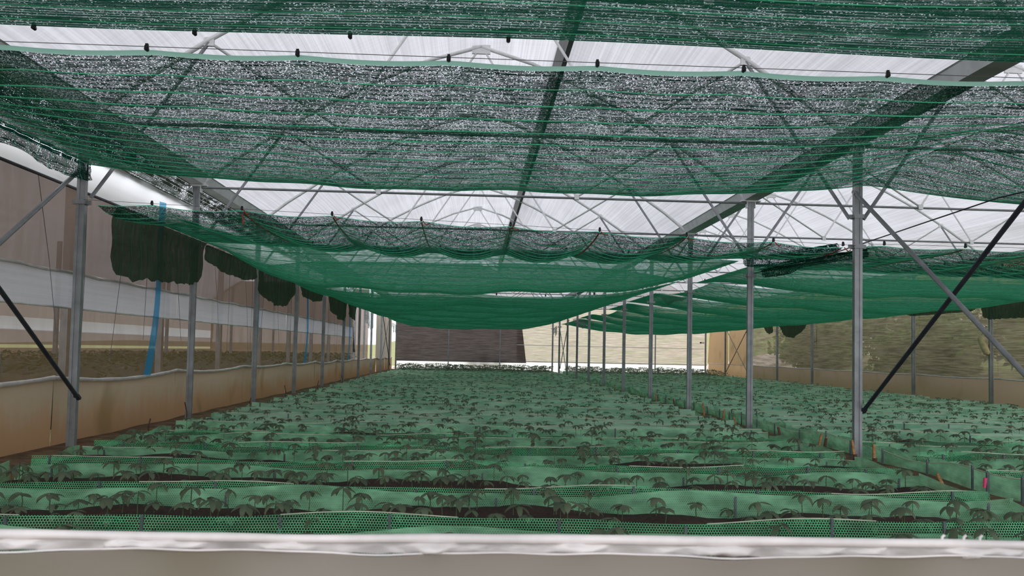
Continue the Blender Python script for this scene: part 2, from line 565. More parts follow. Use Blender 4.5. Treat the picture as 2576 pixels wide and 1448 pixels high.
wl = tag(link('wall_left', None), kind='structure')
WX = -5.08
for n in range(-1, 11):
    ya, yb = LY(n), LY(n + 1)
    d = (.05, .075, .06, .045)[n % 4]
    top = lambda y, ya=ya, yb=yb, d=d: .80 + sag(y, ya, yb, d) - .0022 * max(0, y - 10)
    MB().grid(strip(WX + .03, ya, yb, -.04, top, 13, 7, -.05, seed=n + 50, ripple=.006)).obj('skirt_panel', 'skirt', wl)
    yy = np.linspace(ya, yb, 15)
    MB().tube([(WX + .05 + .01 * math.sin(9 * y), y, top(y) + .015) for y in yy],
              [.026 + .004 * math.sin(7 * y + n) for y in yy], 8, False).obj('hem_roll', 'hem', wl)
    if n <= 6:
        MB().grid(strip(WX, ya, yb, lambda y, t=top: t(y) - .02, 1.68, 9, 4, .03, seed=n)).obj('lower_insect_net', 'insect_low', wl)
        bt = lambda y, ya=ya, yb=yb: 2.11 + sag(y, ya, yb, .006)
        bb = lambda y, ya=ya, yb=yb: 1.67 + sag(y, ya, yb, .004)
        MB().grid(strip(WX + .02, ya, yb, bb, bt, 14, 5, .02, seed=n + 9, ripple=.006)).obj('plastic_band', 'band', wl)
        MB().tube([(WX + .035, y, bb(y)) for y in yy], .013, 6).obj('band_rail', 'white_tube', wl)
        MB().tube([(WX + .03 + .012 * math.sin(13 * y + n), y, bt(y) + .012 * math.sin(17 * y)) for y in yy], .018, 6).obj('band_hem', 'hem', wl)
        MB().grid(strip(WX, ya, yb, lambda y: 2.10, 3.2, 9, 5, .05, seed=n + 4)).obj('upper_insect_net', 'insect', wl)
        MB().tube([(WX + .03, ya, 3.17), (WX + .03, yb, 3.17)], .02, 6).obj('curtain_pipe', 'steel_dark', wl)
        P = np.array([[(WX + .03 + .0 * t, y, 3.17 + .0) if t == 0 else (WX - .10 * math.sin(t * PI) + .03 + .02 * math.sin(6 * y), y, 3.17 + .52 * t) for t in np.linspace(0, 1, 6)] for y in yy])
        MB().grid(P).obj('eave_film', 'back_film', wl)
        P = np.array([[(WX - .03 + (.22) * t, y, 3.66 + .33 * t - .03 * math.sin(PI * t)) for t in np.linspace(0, 1, 4)] for y in yy])
        U = np.array([[(y, .5 * t) for t in np.linspace(0, 1, 4)] for y in yy])
        MB().grid(P, U).obj('eave_net', 'net_eave', wl)
    elif n in (9, 10):
        MB().grid(strip(WX, ya, yb, lambda y, t=top: t(y) - .02, 3.9, 9, 6, .06, seed=n)).obj('plastic_panel', 'pale_panel', wl)
# pale edge where the covering stops, and a torn net tail on the open stretch
MB().box(WX - .01, WX + .03, LY(7) - .34, LY(7) - .08, .72, 3.2).obj('edge_strip', 'white_film', wl)
P = [[(WX + .01, LY(7) + .05 + .75 * a * (1 - t) ** 2.2 + .05 * a, 1.05 + 1.5 * t) for a in np.linspace(0, 1, 5)] for t in np.linspace(0, 1, 9)]
MB().grid(P).obj('torn_net_tail', 'shade_dark', wl)
# blue strips hanging on the inside
for yb_, yt_, w in ((12.95, 13.42, .22), (19.0, 19.35, .22), (24.75, 25.0, .20), (33.1, 33.3, .2)):
    P = []
    for t in np.linspace(0, 1, 16):
        z = .76 + 2.75 * t
        yc = yb_ + (yt_ - yb_) * t + .03 * math.sin(4 * t)
        ww = w * (1 - .35 * math.sin(3 * t) ** 2)
        P.append([(WX + .07 + .03 * math.sin(5 * t) + .02 * math.sin(a * 5), yc + a * ww, z) for a in np.linspace(-.5, .5, 5)])
    MB().grid(P).obj('blue_strip', 'blue', wl)
# loose strings
rs = random.Random(3)
for i in range(22):
    y = 8.6 + i * 1.02 + rs.uniform(-.35, .35)
    lean = rs.choice((0, 0, .35, -.35, .6))
    z1 = 3.15
    z0 = rs.choice((.85, .9, 1.0, 1.3))
    MB().tube([(WX + .09, y, z1), (WX + .10, y + lean * .5, (z0 + z1) / 2), (WX + .08, y + lean, z0)], .0035, 4).obj('string', 'wire', wl)

wr = tag(link('wall_right', None), kind='structure')
WRX = 14.55
for n in range(2, 11):
    ya, yb = LY(n), LY(n + 1)
    top = lambda y, ya=ya, yb=yb: .745 + sag(y, ya, yb, .03)
    yy = np.linspace(ya, yb, 11)
    tarp = n >= 9
    MB().grid(strip(WRX, ya, yb, -.05, top, 9, 4, .05, seed=n + 70)).obj('skirt_panel', 'tarp' if tarp else 'skirt_r', wr)
    MB().tube([(WRX - .03, y, top(y)) for y in yy], .02, 6).obj('hem_roll', 'hem', wr)
    MB().grid(strip(WRX, ya, yb, .73, 4.0, 17, 10, .12, seed=n + 80, ripple=.05 if tarp else .012)).obj('tarp_panel' if tarp else 'shade_net_panel', 'tarp' if tarp else 'shade_r', wr)

wb = tag(link('wall_back', None), kind='structure')
BY = BACK + .12
gx = lambda x, cx: arch_z(x - cx)
P = [[(x, BY + .03, .5), (x + (.33 if x > 2 else 0) * -1, BY + .02, 3.0), (x - (.5 if x > 2 else 0), BY + .03, 4.0)] for x in np.linspace(-4.85, 3.2, 9)]
MB().grid(P).obj('dark_net_panel', 'shade_dark', wb)
for i, (xa, xb) in enumerate(((2.6, 4.8), (4.8, 8.0), (8.0, 11.2), (11.2, 14.5))):
    MB().grid(strip(BY + .07, xa, xb, .55, 4.0, 9, 6, .08, 'x', i)).obj('pale_net_panel', 'shade_pale', wb)
MB().tube([(2.6, BY + .02, 1.62), (14.4, BY + .02, 1.60)], .02, 6).obj('net_seam', 'white_tube', wb)
for xa, xb in ((-4.85, 4.8), (4.8, 14.5)):
    MB().grid(strip(BY + .10, xa, xb, -.1, .62, 16, 3, .02, 'x', 3, .01)).obj('bottom_film', 'back_film', wb)
    MB().tube([(xa, BY + .04, .60), (xb, BY + .04, .60)], .022, 6).obj('bottom_rail', 'steel', wb)
    cx = 0 if xa < 0 else 9.58
    P = [[(cx + x, BY + .1, 4.0), (cx + x, BY + .1, arch_z(x) + .05)] for x in np.linspace(-4.75, 4.75, 21)]
    MB().grid(P).obj('gable_film', 'roof', wb)

wf = tag(link('wall_front', None), kind='structure')
xx = np.linspace(-3.6, 3.9, 240)
rs = np.random.default_rng(11)
def wob(x, ks, a):
    return sum(a / (i + 1) * math.sin(k * x + i * 1.7) for i, k in enumerate(ks))
MB().tube([(x, 2.2 + .004 * math.sin(5 * x),   .7535 + wob(x, (2.3, 6.1, 13), .0018)) for x in xx],
          [.0125 + wob(x, (3.1, 9.7, 23), .0010) for x in xx], 14, False).obj('hem_roll', 'hem', wf)
# pleated gathering under the roll
P = []
for x in xx:
    pl = wob(x, (17, 31, 53, 9), 1.0)
    P.append([(x, 2.206 + .026 * pl * math.sin(PI * t) ** .7 + .008 * math.sin(60 * x + 7 * t), .747 - .034 * t) for t in np.linspace(0, 1, 7)])
MB().grid(P).obj('gathered_fold', 'hem', wf)
P = []
for x in np.linspace(-3.6, 3.9, 200):
    tz = .7205 + wob(x, (6.2, 13.5, 4.1, 27), .0045)
    row = []
    for t in np.linspace(0, 1, 12):
        y = 2.186 + .010 * wob(x + .25 * t, (7, 15, 3.3), .8) * (1 - t * .5) + .05 * t
        row.append((x, y - (.012 if t == 0 else 0), tz - (tz + .15) * t ** 1.3))
    P.append(row)
MB().grid(P).obj('skirt_panel', 'skirt_f', wf)
MB().tube([(x, 2.176, .7215 + wob(x, (6.2, 13.5, 4.1, 27), .0045)) for x in np.linspace(-3.6, 3.9, 200)], .003, 6).obj('skirt_edge', 'hem', wf)
for x in (1.27, 1.33, 1.375):
    MB().tube([(x, 2.2, .758), (x + .002, 2.2, .772), (x + .008, 2.2, .777)], .004, 6).obj('tie_end', 'hem', wf)

# ================================================================== POSTS, GUTTERS, TRUSSES, BRACES
def post_mesh(z0, z1, w=.10, d=.085):
    b = MB()
    b.box(-w / 2 + .008, w / 2 - .008, -d / 2 + .01, d / 2, z0, z1)
    for s in (-1, 1):      # rolled lips that leave a groove down the front face
        b.box(s * w / 2 - (.034 if s > 0 else 0), s * w / 2 + (.034 if s < 0 else 0), -d / 2, -d / 2 + .02, z0, z1)
    return b.mesh('shaft', False)
post_me = post_mesh(-.12, 3.96)
post_me.materials.append(M['steel'])
def ring_me(w=.125, h=.05):
    b = MB()
    b.box(-w / 2, w / 2, -w / 2, w / 2, -h / 2, h / 2)
    b.box(-w / 2 - .05, -w / 2, -.012, .012, -h / 2, h / 2)
    b.box(w / 2, w / 2 + .05, -.012, .012, -h / 2, h / 2)
    me = b.mesh('ring_clamp', False)
    me.materials.append(M['steel'])
    return me
ring = ring_me()
cap = MB().box(-.085, .085, -.07, .07, -.03, .0).box(-.075, -.06, -.05, .05, -.13, -.03).box(.06, .075, -.05, .05, -.13, -.03).mesh('cap_plate', False)
cap.materials.append(M['white_tube'])
def post(x, n, row, group, rings):
    lab = 'galvanised steel post, %s from the front in the %s' % (ORD[n + 1], row)
    p = thing('steel_post', lab, 'post', group, loc=(x, LY(n), 0))
    link('shaft', post_me, None, p)
    for z in rings:
        link('ring_clamp', ring, None, p, (0, 0, z))
    link('cap_plate', cap, None, p, (0, 0, 3.97))
for n in range(0, 12):
    post(XL, n, 'row along the left wall', 'posts of the left wall row', (2.94,))
    post(XR, n, 'middle row between the two bays', 'posts of the middle row', (3.03, 2.65))
    if n >= 3:
        post(XW, n, 'row along the right wall', 'posts of the right wall row', (2.95,))
for x, lab in ((-1.6, 'first thin gable post from the left in the back wall'), (1.56, 'second thin gable post from the left in the back wall'),
               (8.0, 'thin gable post in the back wall of the right bay, beside the middle row'), (11.2, 'thin gable post in the back wall nearest the right corner')):
    g = thing('gable_post', lab, 'post', 'gable posts of the back wall', loc=(x, BACK, 0))
    link('shaft', MB().box(-.035, .035, -.03, .03, -.12, 4.0).mesh('shaft', False), 'steel', g)
    link('foot_plate', MB().box(-.07, .07, -.06, .06, -.13, -.10).mesh('foot_plate', False), 'steel', g)

def gutter(xc, lab):
    g = thing('roof_gutter', lab, 'gutter', 'gutters on the post rows')
    y0, y1 = 1.5, BACK + .1
    prof = [(-.20, 4.13), (-.18, 4.12), (-.125, 3.975), (.125, 3.975), (.18, 4.12), (.20, 4.13)]
    P = [[(xc + x, y, z) for x, z in prof] for y in np.linspace(y0, y1, 24)]
    MB().grid(P).obj('channel', 'gutter', g, False)
    for n in range(0, 12):
        if n in (1, 2, 3):
            MB().box(xc - .17, xc + .17, LY(n) - .05, LY(n) + .05, 3.955, 3.974).obj('bracket', 'white_tube', g, False)
gutter(XL, 'long zinc gutter above the left wall posts')
gutter(XR, 'long zinc gutter above the middle row of posts')
gutter(XW, 'long zinc gutter above the right wall posts')

def truss(cx, n, bay):
    t = thing('roof_truss', 'white tubular roof truss on the %s line of posts over the %s bay' % (ORD[n + 1], bay), 'truss', 'roof trusses of the %s bay' % bay, loc=(cx, LY(n), 0))
    r = .034 if n < 6 else .03
    b = MB()
    pts = [(x, 0, z) for x, z in ARCH]
    b.tube(pts, r, 6)
    b.obj('arch_tube', 'white_tube', t)
    MB().tube([(-x, 0, z) for x, _, z in pts], r, 6).obj('arch_tube', 'white_tube', t)
    MB().tube([(-4.72, 0, 3.93), (4.72, 0, 3.93)], .021, 6).obj('tie_beam', 'steel', t)
    for s in (-1, 1):
        MB().tube([(s * 4.70, 0, 3.0), (s * 3.35, 0, 4.97)], .024, 6).obj('knee_brace', 'steel', t)
        MB().tube([(s * 3.35, 0, 4.97), (s * 1.72, 0, 3.95)], .018, 6).obj('web_strut', 'white_tube', t)
        MB().tube([(s * 1.72, 0, 3.95), (s * .04, 0, 6.5)], .018, 6).obj('web_strut', 'white_tube', t)
        MB().box(s * 3.35 - .06, s * 3.35 + .06, -.02, .02, 4.92, 5.03).obj('gusset', 'white_tube', t, False)
        MB().box(s * 1.72 - .04, s * 1.72 + .04, -.03, .03, 3.90, 3.99).obj('hanger_clamp', 'white_tube', t, False)
    MB().box(-.16, .16, -.02, .02, 6.42, 6.58).obj('ridge_gusset', 'white_tube', t, False)
for n in range(0, 12):
    truss(0, n, 'left')
    truss(9.58, n, 'right')

def pole(name, p, q, r, mat, label, cat='pole', group=None):
    d = Vector(q) - Vector(p)
    L = d.length
    o = thing(name, label, cat, group, loc=p)
    o.rotation_euler = d.to_track_quat('Z', 'Y').to_euler()
    MB().tube([(0, 0, 0), (0, 0, L)], r, 8, False).obj('tube', mat, o)
    for z in (.02, L - .05):
        MB().box(-r - .006, r + .006, -r * .6, r * .6, z - .02, z + .06).obj('flattened_end', mat, o, False)
for x, row, off in ((XL, 'left wall', .06), (XR, 'middle row', .07)):
    pole('brace_pole', (x + off, LY(1), .57), (x + off, LY(0), 3.33), .026, 'steel_dark', 'dark diagonal brace rising from the foot of the nearest %s post' % row, 'brace', 'crossed braces by the nearest posts')
    pole('brace_pole', (x - off + .03, LY(1), 3.35), (x - off + .03, LY(0), .56), .026, 'steel', 'grey diagonal brace falling from the top of the nearest %s post' % row, 'brace', 'crossed braces by the nearest posts')
for x, row in ((XL, 'left wall'), (XR, 'middle row'), (XW, 'right wall')):
    pole('brace_pole', (x + .06, LY(10), .3), (x + .06, LY(9), 2.9), .02, 'steel_dark', 'thin dark diagonal brace at the far end of the %s posts' % row, 'brace', 'far crossed braces')
    pole('brace_pole', (x - .04, LY(10), 2.9), (x - .04, LY(9), .3), .02, 'steel', 'thin grey diagonal brace at the far end of the %s posts' % row, 'brace', 'far crossed braces')
pts = [(4.98, 15.0, 2.74), (5.02, 12.6, 2.68), (5.15, 10.6, 2.78), (5.6, 8.6, 3.0), (6.2, 6.9, 3.1)]
tag(MB().tube(pts, .008, 6).obj('cable', 'steel_dark'), 'thin black cable rising right past the nearest middle post', 'cable')

# ================================================================== SHADE NETS
CLIP_ME = MB().tube([(0, -.004, .02), (0, -.004, -.02)], [.020, .020], 8).box(-.012, .012, -.012, .010, .018, .038).tube([(0, -.022, -.012), (0, .016, -.012)], [.019, .019], 6).mesh('clip')
for v_ in CLIP_ME.vertices:
    v_.co *= .82
CLIP_ME.materials.append(M['clip'])

def net(label, x0, x1, y0, y1, zf, nx=60, ny=24, fin=(.016, .003), mat='net', cord=.30, cordr=.0055, clips=(), clip_z=None, hem=True, name='shade_net', group=None, v0=0.):
    o = thing(name, label, 'shade net', group)
    T = np.linspace(0, 1, ny)
    X = np.linspace(x0, x1, nx)
    Z = np.array([[zf(x, t) for x in X] for t in T])
    YY = y0 + (y1 - y0) * T
    P = np.stack([np.broadcast_to(X, (ny, nx)), np.broadcast_to(YY[:, None], (ny, nx)), Z], -1)
    seg = np.hypot(np.diff(YY), np.diff(Z[:, nx // 2]))
    arc = np.concatenate([[0], np.cumsum(seg)])
    U = np.stack([np.broadcast_to(X, (ny, nx)), np.broadcast_to(arc[:, None] + v0, (ny, nx))], -1)
    MB().grid(P, U).obj('fabric', mat, o)
    L = arc[-1]
    def row_at(s):
        t = np.interp(s, arc, T)
        f = t * (ny - 1)
        i = min(int(f), ny - 2)
        return P[i] * (1 - (f - i)) + P[i + 1] * (f - i)
    # knitted threads: thin standing ribs on the underside
    b = MB()
    step = max(1, nx // 30)
    for s in np.arange(fin[0] * .5, L, fin[0]):
        r = row_at(s)[::step] if step > 1 else row_at(s)
        b.grid(np.stack([r, r - np.array([0, 0, fin[1]])], 0))
    k = b.obj('knit_ribs', 'fin', o)
    k['kind'] = 'stuff'
    b = MB()
    rs = random.Random(len(label) * 7)
    for i, s in enumerate(np.arange(cord * .85, L, cord)):
        b.tube(row_at(s) - np.array([0, 0, .004]), cordr * rs.choice((.7, 1, 1, 1.1)), 4, False)
    k = b.obj('thread_lines', 'cord', o)
    k['kind'] = 'stuff'
    if hem:
        r = row_at(0)
        off = np.array([0, -.055, .018]) if hem == 'wide' else np.array([0, -.02, .006])
        MB().grid(np.stack([r, r + off], 0)).obj('hem_band', 'hem_green' if hem == 'wide' else 'cord', o)
    for cx_ in clips:
        z = zf(cx_, 0) + .02 if clip_z is None else clip_z(cx_)
        link('clip', CLIP_ME, None, o, (cx_, y0 - .06, z + .01))
    return o, row_at, L

def flap(parent, x, edge, drop, mat='flap', nz=9, seed=0, curl=.05, out=-1):
    """cloth hanging from an edge polyline [(y,z)], drop(y)->length"""
    rs = np.random.default_rng(abs(seed) + 1000)
    ph = rs.uniform(0, 6, 3)
    yy = np.linspace(edge[0][0], edge[-1][0], 30)
    zz = np.interp(yy, [e[0] for e in edge], [e[1] for e in edge])
    P, U = [], []
    for y, z in zip(yy, zz):
        sr = abs(2 * (y - yy[0]) / (yy[-1] - yy[0]) - 1)
        d = drop(y) * (.74 + .26 * (1 - sr ** 9)) * (1 + .02 * math.sin(23 * y) + .015 * math.sin(41 * y))
        row, ur = [], []
        for t in np.linspace(0, 1, nz):
            xo = out * (.05 * math.sin(PI * min(1, t * 4) / 2)) + curl * t * math.sin(4.3 * y + ph[0]) + .012 * math.sin(19 * y + ph[1])
            row.append((x + xo, y + .02 * math.sin(9 * t + ph[2]), z + .03 * math.sin(min(1, t * 5) * PI) - d * t))
            ur.append((y, d * t))
        P.append(row)
        U.append(ur)
    sf = MB().grid(P, U).obj('side_flap', mat, parent)
    b = MB()
    for k in range(1, 29, 2):
        b.tube(np.array(P[k]) + np.array([-out * .006, 0, 0]), .003, 4, False)
    q = b.obj('flap_threads', 'cord' if drop(yy[5]) < .3 else 'fin', sf)
    q['kind'] = 'stuff'

def bump(t, a=1.0):
    return math.sin(PI * min(1, max(0, t))) ** a

def edge_pow(x, c, hw, p):
    return 1 - min(1, abs((x - c) / hw)) ** p

def cusp(x, xc, p, d):
    f = ((x - xc) / p) % 1.0
    return -d * math.sin(PI * f)

CL1 = [-3.51 - 1.09, -3.51, -2.44, -1.35, -.24, .87, 1.98, 3.09, 4.18]
# --- overhead net (nearest)
z0 = lambda x, t: 3.52 + .04 * t + .02 * math.sin(.9 * x + 1) * t - (.10 * bump(t) * edge_pow(x, 0, 4.8, 2)) + .035 * math.sin(1.15 * x + 2) * bump(t)
o0, row0, L0 = net('dark green shade net overhead at the top edge of the photo', -4.7, 5.3, LY(-1), LY(0) - .05, z0, 70, 26,
                   (.016, .0022), 'net_dense', clips=[], hem=False, group='shade nets of the left bay', v0=3.3)
for x in (-3.25, -2.1, -.97, .2):
    link('clip', CLIP_ME, None, o0, (x, LY(0) - .06, z0(x, 1) - .012))
# --- net 1
def z1f(x, t):
    near = 3.375 + cusp(x, CL1[1], 1.095, .022) * max(0, 1 - t * 2.2)
    far = 3.22
    lat = edge_pow(x, 0, 4.72, 3.2)
    side = 3.40
    z = near * (1 - t) + far * t - .19 * bump(t, .7)
    z += .014 * math.sin(2.1 * x + .6) * t + .008 * math.sin(5.3 * x) * t
    k = min(1, t * 3.0)
    return z * (1 - (1 - lat) * k) + side * (1 - lat) * k
o1, row1, L1 = net('large black-green shade net with pale hem and black clips, before the nearest posts', -4.72, 4.72, LY(0), LY(1) - .05, z1f, 90, 34,
                   (.015, .0013), cord=.29, cordr=.0068, hem='wide', clips=CL1, group='shade nets of the left bay')
flap(o1, -4.72, [(LY(0), 3.41), (LY(1) + .08, 3.43)], lambda y: .235 + .03 * math.sin(2 * y), 'net_dense', seed=2)
# --- net 2, scalloped by red twine
CL2 = [-3.95, -2.87, -1.78, -.69, .41, 1.52, 2.61, 3.71, 4.6]
def z2f(x, t):
    a = (x + 4.8) / 9.6
    near = 2.955 - .31 * a + cusp(x, CL2[1], 1.093, .04) * max(0, 1 - t * 1.5)
    far = 2.95
    lat = edge_pow(x, 0, 4.62, 2.6)
    side = 2.99 if x < 0 else 2.66 + .28 * t
    z = near * (1 - t) + far * t - .13 * bump(t, .8)
    z += cusp(x, CL2[1], 1.093, .15) * bump(t, .75)
    k = min(1, t * 2.2)
    return z * (1 - (1 - lat) * k) + side * (1 - lat) * k
o2, row2, L2 = net('green scalloped shade net with red twine behind the nearest posts, left bay', -4.62, 4.62, LY(1) + .02, LY(2) - .05, z2f, 110, 26,
                   (.022, .002), cord=.28, cordr=.006, clips=CL2, clip_z=lambda x: 2.965 - .31 * (x + 4.8) / 9.6, group='shade nets of the left bay')
for x in CL2[1:]:
    tw = MB().tube([(x, LY(1) + .02 + 4.0 * t, z2f(x, t) - .012) for t in np.linspace(0, .62, 10)], .009, 4).obj('red_twine', 'red', o2)
    MB().tube([(x + .02, LY(1) - .03, z2f(x, 0) + .0), (x + .06, LY(1) - .05, z2f(x, 0) - .05), (x + .10, LY(1) - .04, z2f(x, 0) - .03)], .008, 4).obj('twine_knot', 'red', tw)
MB().tube([(CL2[1], LY(1) - .02, 2.85), (CL2[1] + .02, LY(1) - .03, 2.72)], .012, 4).obj('twine_knot', 'red', o2)
flap(o2, -4.65, [(10.82, 2.99), (14.4, 2.99)], lambda y: .84 + .05 * math.sin(1.3 * y) - .05 * max(0, y - 13.2) + .02 * math.sin(11 * y), seed=5, curl=.04)
flap(o2, 4.60, [(10.4, 2.70), (14.2, 2.94)], lambda y: .14 + .05 * math.sin(1.1 * y), 'net_dense', seed=6, out=1)
# --- nets 3 .. 10 of the left bay
LN = {3: (3.0, 2.37, 2.9), 4: (2.52, 2.31, 2.9), 5: (2.60, 2.35, 2.85), 6: (2.66, 2.36, 2.85), 7: (2.66, 2.33, 2.85), 8: (2.7, 2.37, 2.85), 9: (2.68, 2.36, 2.85), 10: (2.68, 2.38, 2.9)}
for n, (zn, zb, zs_) in LN.items():
    ph = n * 1.9
    def zf(x, t, zn=zn, zb=zb, n=n, ph=ph):
        lat = edge_pow(x, 0, 4.6, 6 if x < 0 else 3.2)
        side = 2.99 if x < 0 else 2.90
        far = zn + .15
        base = zn * (1 - t) + far * t
        mid = zn * .5 + far * .5
        z = base - (mid - zb) * bump(t, .8)
        z += (.03 * math.sin(1.7 * x + ph) + .02 * math.sin(4.1 * x + 2 * ph)) * bump(t)
        if n == 4:
            z -= .075 * min(1, max(0, x + .3)) * (1 - t) ** 2
        if n == 3:
            z += .04 * min(1, max(0, x + .3)) * t
        k = 1
        return z * (1 - (1 - lat) * k) + side * (1 - lat) * k
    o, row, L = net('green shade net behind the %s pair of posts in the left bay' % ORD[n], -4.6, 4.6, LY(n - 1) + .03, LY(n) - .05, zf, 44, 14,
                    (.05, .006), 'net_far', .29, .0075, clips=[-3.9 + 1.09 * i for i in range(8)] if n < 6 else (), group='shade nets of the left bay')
    if n == 3:
        flap(o, -4.65, [(14.5, 2.97), (17.75, 2.95)], lambda y: .36 + .03 * math.sin(2 * y), seed=7)
    if n == 4:
        flap(o, -4.65, [(18.0, 2.95), (21.7, 2.97)], lambda y: .50 + .26 * math.sin(PI * (y - 18) / 3.7), seed=8)
    if n == 5:
        flap(o, -4.65, [(22.1, 2.97), (25.8, 2.95)], lambda y: .24 + .16 * math.sin(PI * (y - 22.1) / 3.7), seed=9)
    if n == 6:
        flap(o, -4.65, [(26.55, 2.95), (30.45, 2.90)], lambda y: .30 + .42 * math.sin(PI * min(1, (y - 26.1) / 6.7)), seed=10)
    if n == 7:
        flap(o, -4.65, [(30.6, 2.90), (32.9, 2.86)], lambda y: .46 + .12 * math.sin(2 * y), seed=11)
    if n == 8:
        flap(o, -4.65, [(35.4, 2.9), (38.55, 2.88)], lambda y: .35 + .45 * abs(math.sin(PI * (y - 35.4) / 4)), 'shade_grey', seed=12)
    if n == 10:
        flap(o, -4.65, [(47.0, 2.72), (50.2, 2.6)], lambda y: .3 + .25 * abs(math.sin(1.6 * y)), 'shade_grey', seed=13)
        flap(o, 4.62, [(46.9, 2.7), (49, 2.6)], lambda y: .3 + .25 * abs(math.sin(1.3 * y)), 'shade_grey', seed=14, out=1)
# --- right bay
R0, R1 = 5.02, 14.1
RC, RHW = (R0 + R1) / 2, (R1 - R0) / 2
def zr(zn, zb, side, scal, ph, far=None, n_=1):
    def f(x, t):
        lat = edge_pow(x, RC, RHW, 3.0)
        fz = zn + .12 if far is None else far
        base = zn * (1 - t) + fz * t
        z = base - ((zn + fz) / 2 - zb) * bump(t, .75)
        if scal:
            z += cusp(x, 5.13, 1.05, .11) * bump(t, .75) + cusp(x, 5.13, 1.05, .03) * max(0, 1 - 2 * t)
        else:
            z += (.03 * math.sin(1.4 * x + ph) + .02 * math.sin(3.7 * x + ph)) * bump(t)
        k = 1 if n_ > 2 else min(1, t * 2.5 + .1)
        return z * (1 - (1 - lat) * k) + side * (1 - lat) * k
    return f
RN = {1: (3.38, 3.08, 3.42, False), 2: (2.655, 2.63, 2.75, True), 3: (2.92, 2.48, 2.85, False), 4: (2.70, 2.40, 2.9, False), 5: (2.62, 2.38, 2.9, False),
      6: (2.62, 2.36, 2.85, False), 7: (2.65, 2.35, 2.85, False), 8: (2.62, 2.33, 2.85, False), 9: (2.6, 2.30, 2.8, False), 10: (2.6, 2.3, 2.8, False)}
for n, (zn, zb, side, scal) in RN.items():
    f = zr(zn, zb, side, scal, n * 2.3, 3.2 if n == 1 else (2.8 if n == 2 else None), n)
    near = n <= 2
    lab = 'green shade net behind the %s line of posts in the right bay' % ORD[n]
    if n == 2:
        lab = 'green scalloped shade net behind the nearest middle post, right bay'
    if n == 1:
        lab = 'dark shade net at the upper right edge, nearest of the right bay'
    x0_ = 4.74 if n == 1 else R0 - .12 if n not in (4, 7) else R0 + .25
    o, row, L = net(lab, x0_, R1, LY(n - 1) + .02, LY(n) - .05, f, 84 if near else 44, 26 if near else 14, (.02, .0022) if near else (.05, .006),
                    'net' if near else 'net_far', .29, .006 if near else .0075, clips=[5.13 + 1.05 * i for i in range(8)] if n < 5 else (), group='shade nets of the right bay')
    if n == 2:
        for i in range(1, 7):
            x = 5.13 + 1.05 * i
            MB().tube([(x, LY(1) + .03 + 4.0 * t, f(x, t) - .012) for t in np.linspace(0, .6, 9)], .009, 4).obj('red_twine', 'red', o)
        flap(o, 5.02, [(10.3, 2.64), (14.2, 2.76)], lambda y: .13 + .04 * math.sin(1.5 * y), 'net_dense', seed=21)
    if n == 4:
        flap(o, 14.1, [(20.2, 2.85), (22.5, 2.85)], lambda y: .48, seed=22, out=1)
    if n == 5:
        flap(o, 14.1, [(22.7, 2.83), (26.5, 2.83)], lambda y: .2, seed=23, out=1)
    if n == 8:
        flap(o, 14.1, [(34.65, 2.95), (38.4, 3.0)], lambda y: .15 + .75 * math.sin(PI * (y - 34.4) / 4.0), seed=24, out=1)
    if n == 9:
        flap(o, 14.1, [(38.75, 3.0), (42.4, 2.9)], lambda y: .45 + .3 * math.sin(1.5 * y), seed=25, out=1)

def rag(label, pts, name='torn_net', mat='net_far', sag_=.05):
    """a torn piece hanging: pts = top edge list and bottom edge list of equal length"""
    top, bot = pts
    P = []
    for a, b in zip(top, bot):
        a, b = np.array(a), np.array(b)
        P.append([a + (b - a) * t + np.array([0, sag_ * math.sin(PI * t), 0]) for t in np.linspace(0, 1, 5)])
    o = MB().grid(P).obj(name, mat)
    tag(o, label, 'torn net', 'torn net pieces')
rag('torn dark net rag hanging from a wire beside the middle posts',
    ([(4.98, 22.3, 2.9), (5.12, 22.32, 2.9), (5.28, 22.35, 2.88), (5.45, 22.4, 2.86), (5.62, 22.4, 2.82), (5.8, 22.4, 2.86)],
     [(4.99, 22.3, 2.86), (5.08, 22.25, 2.72), (5.24, 22.3, 2.56), (5.42, 22.3, 2.68), (5.62, 22.35, 2.70), (5.82, 22.4, 2.80)]))
rag('small grey-green net scrap hanging high on the far middle posts',
    ([(4.6, 38.8, 2.8), (4.8, 38.8, 2.85), (5.1, 38.9, 2.85), (5.3, 38.9, 2.8)], [(4.62, 38.8, 2.65), (4.85, 38.8, 2.5), (5.1, 38.9, 2.35), (5.25, 38.9, 2.5)]), mat='shade_grey')

# support wires along the near hems
for n in range(0, 10):
    zl, zr_ = (3.41, 3.41) if n == 0 else (2.965, 2.655) if n == 1 else (2.9, 2.85)
    zc = {0: 3.41, 1: None, 2: 2.80, 3: 2.55}.get(n, 2.66)
    pts = [(-4.75, LY(n) - .07, zl), (4.75, LY(n) - .07, zr_)] if zc is None or n == 0 else [(-4.75, LY(n) - .05, zl), (-2.6, LY(n) - .05, zc + .03), (0, LY(n) - .05, zc), (2.6, LY(n) - .05, zc + .03), (4.75, LY(n) - .05, zr_)]
    tag(MB().tube(pts, .003, 4).obj('support_wire', 'wire'), 'thin wire carrying the net hem on the %s post line of the left bay' % ORD[n + 1], 'wire', 'net wires')
for n in range(0, 4):
    z = (3.41, 2.68, 2.75, 2.75)[n]
    tag(MB().tube([(4.85, LY(n) - .07, z), (14.2, LY(n) - .07, z)], .003, 4).obj('support_wire', 'wire'), 'thin wire carrying the net hem on the %s post line of the right bay' % ORD[n + 1], 'wire', 'net wires')

# ================================================================== SEEDLING BEDS
def YB(k):
    return 4.19 + 1.38 * k
NB = 33

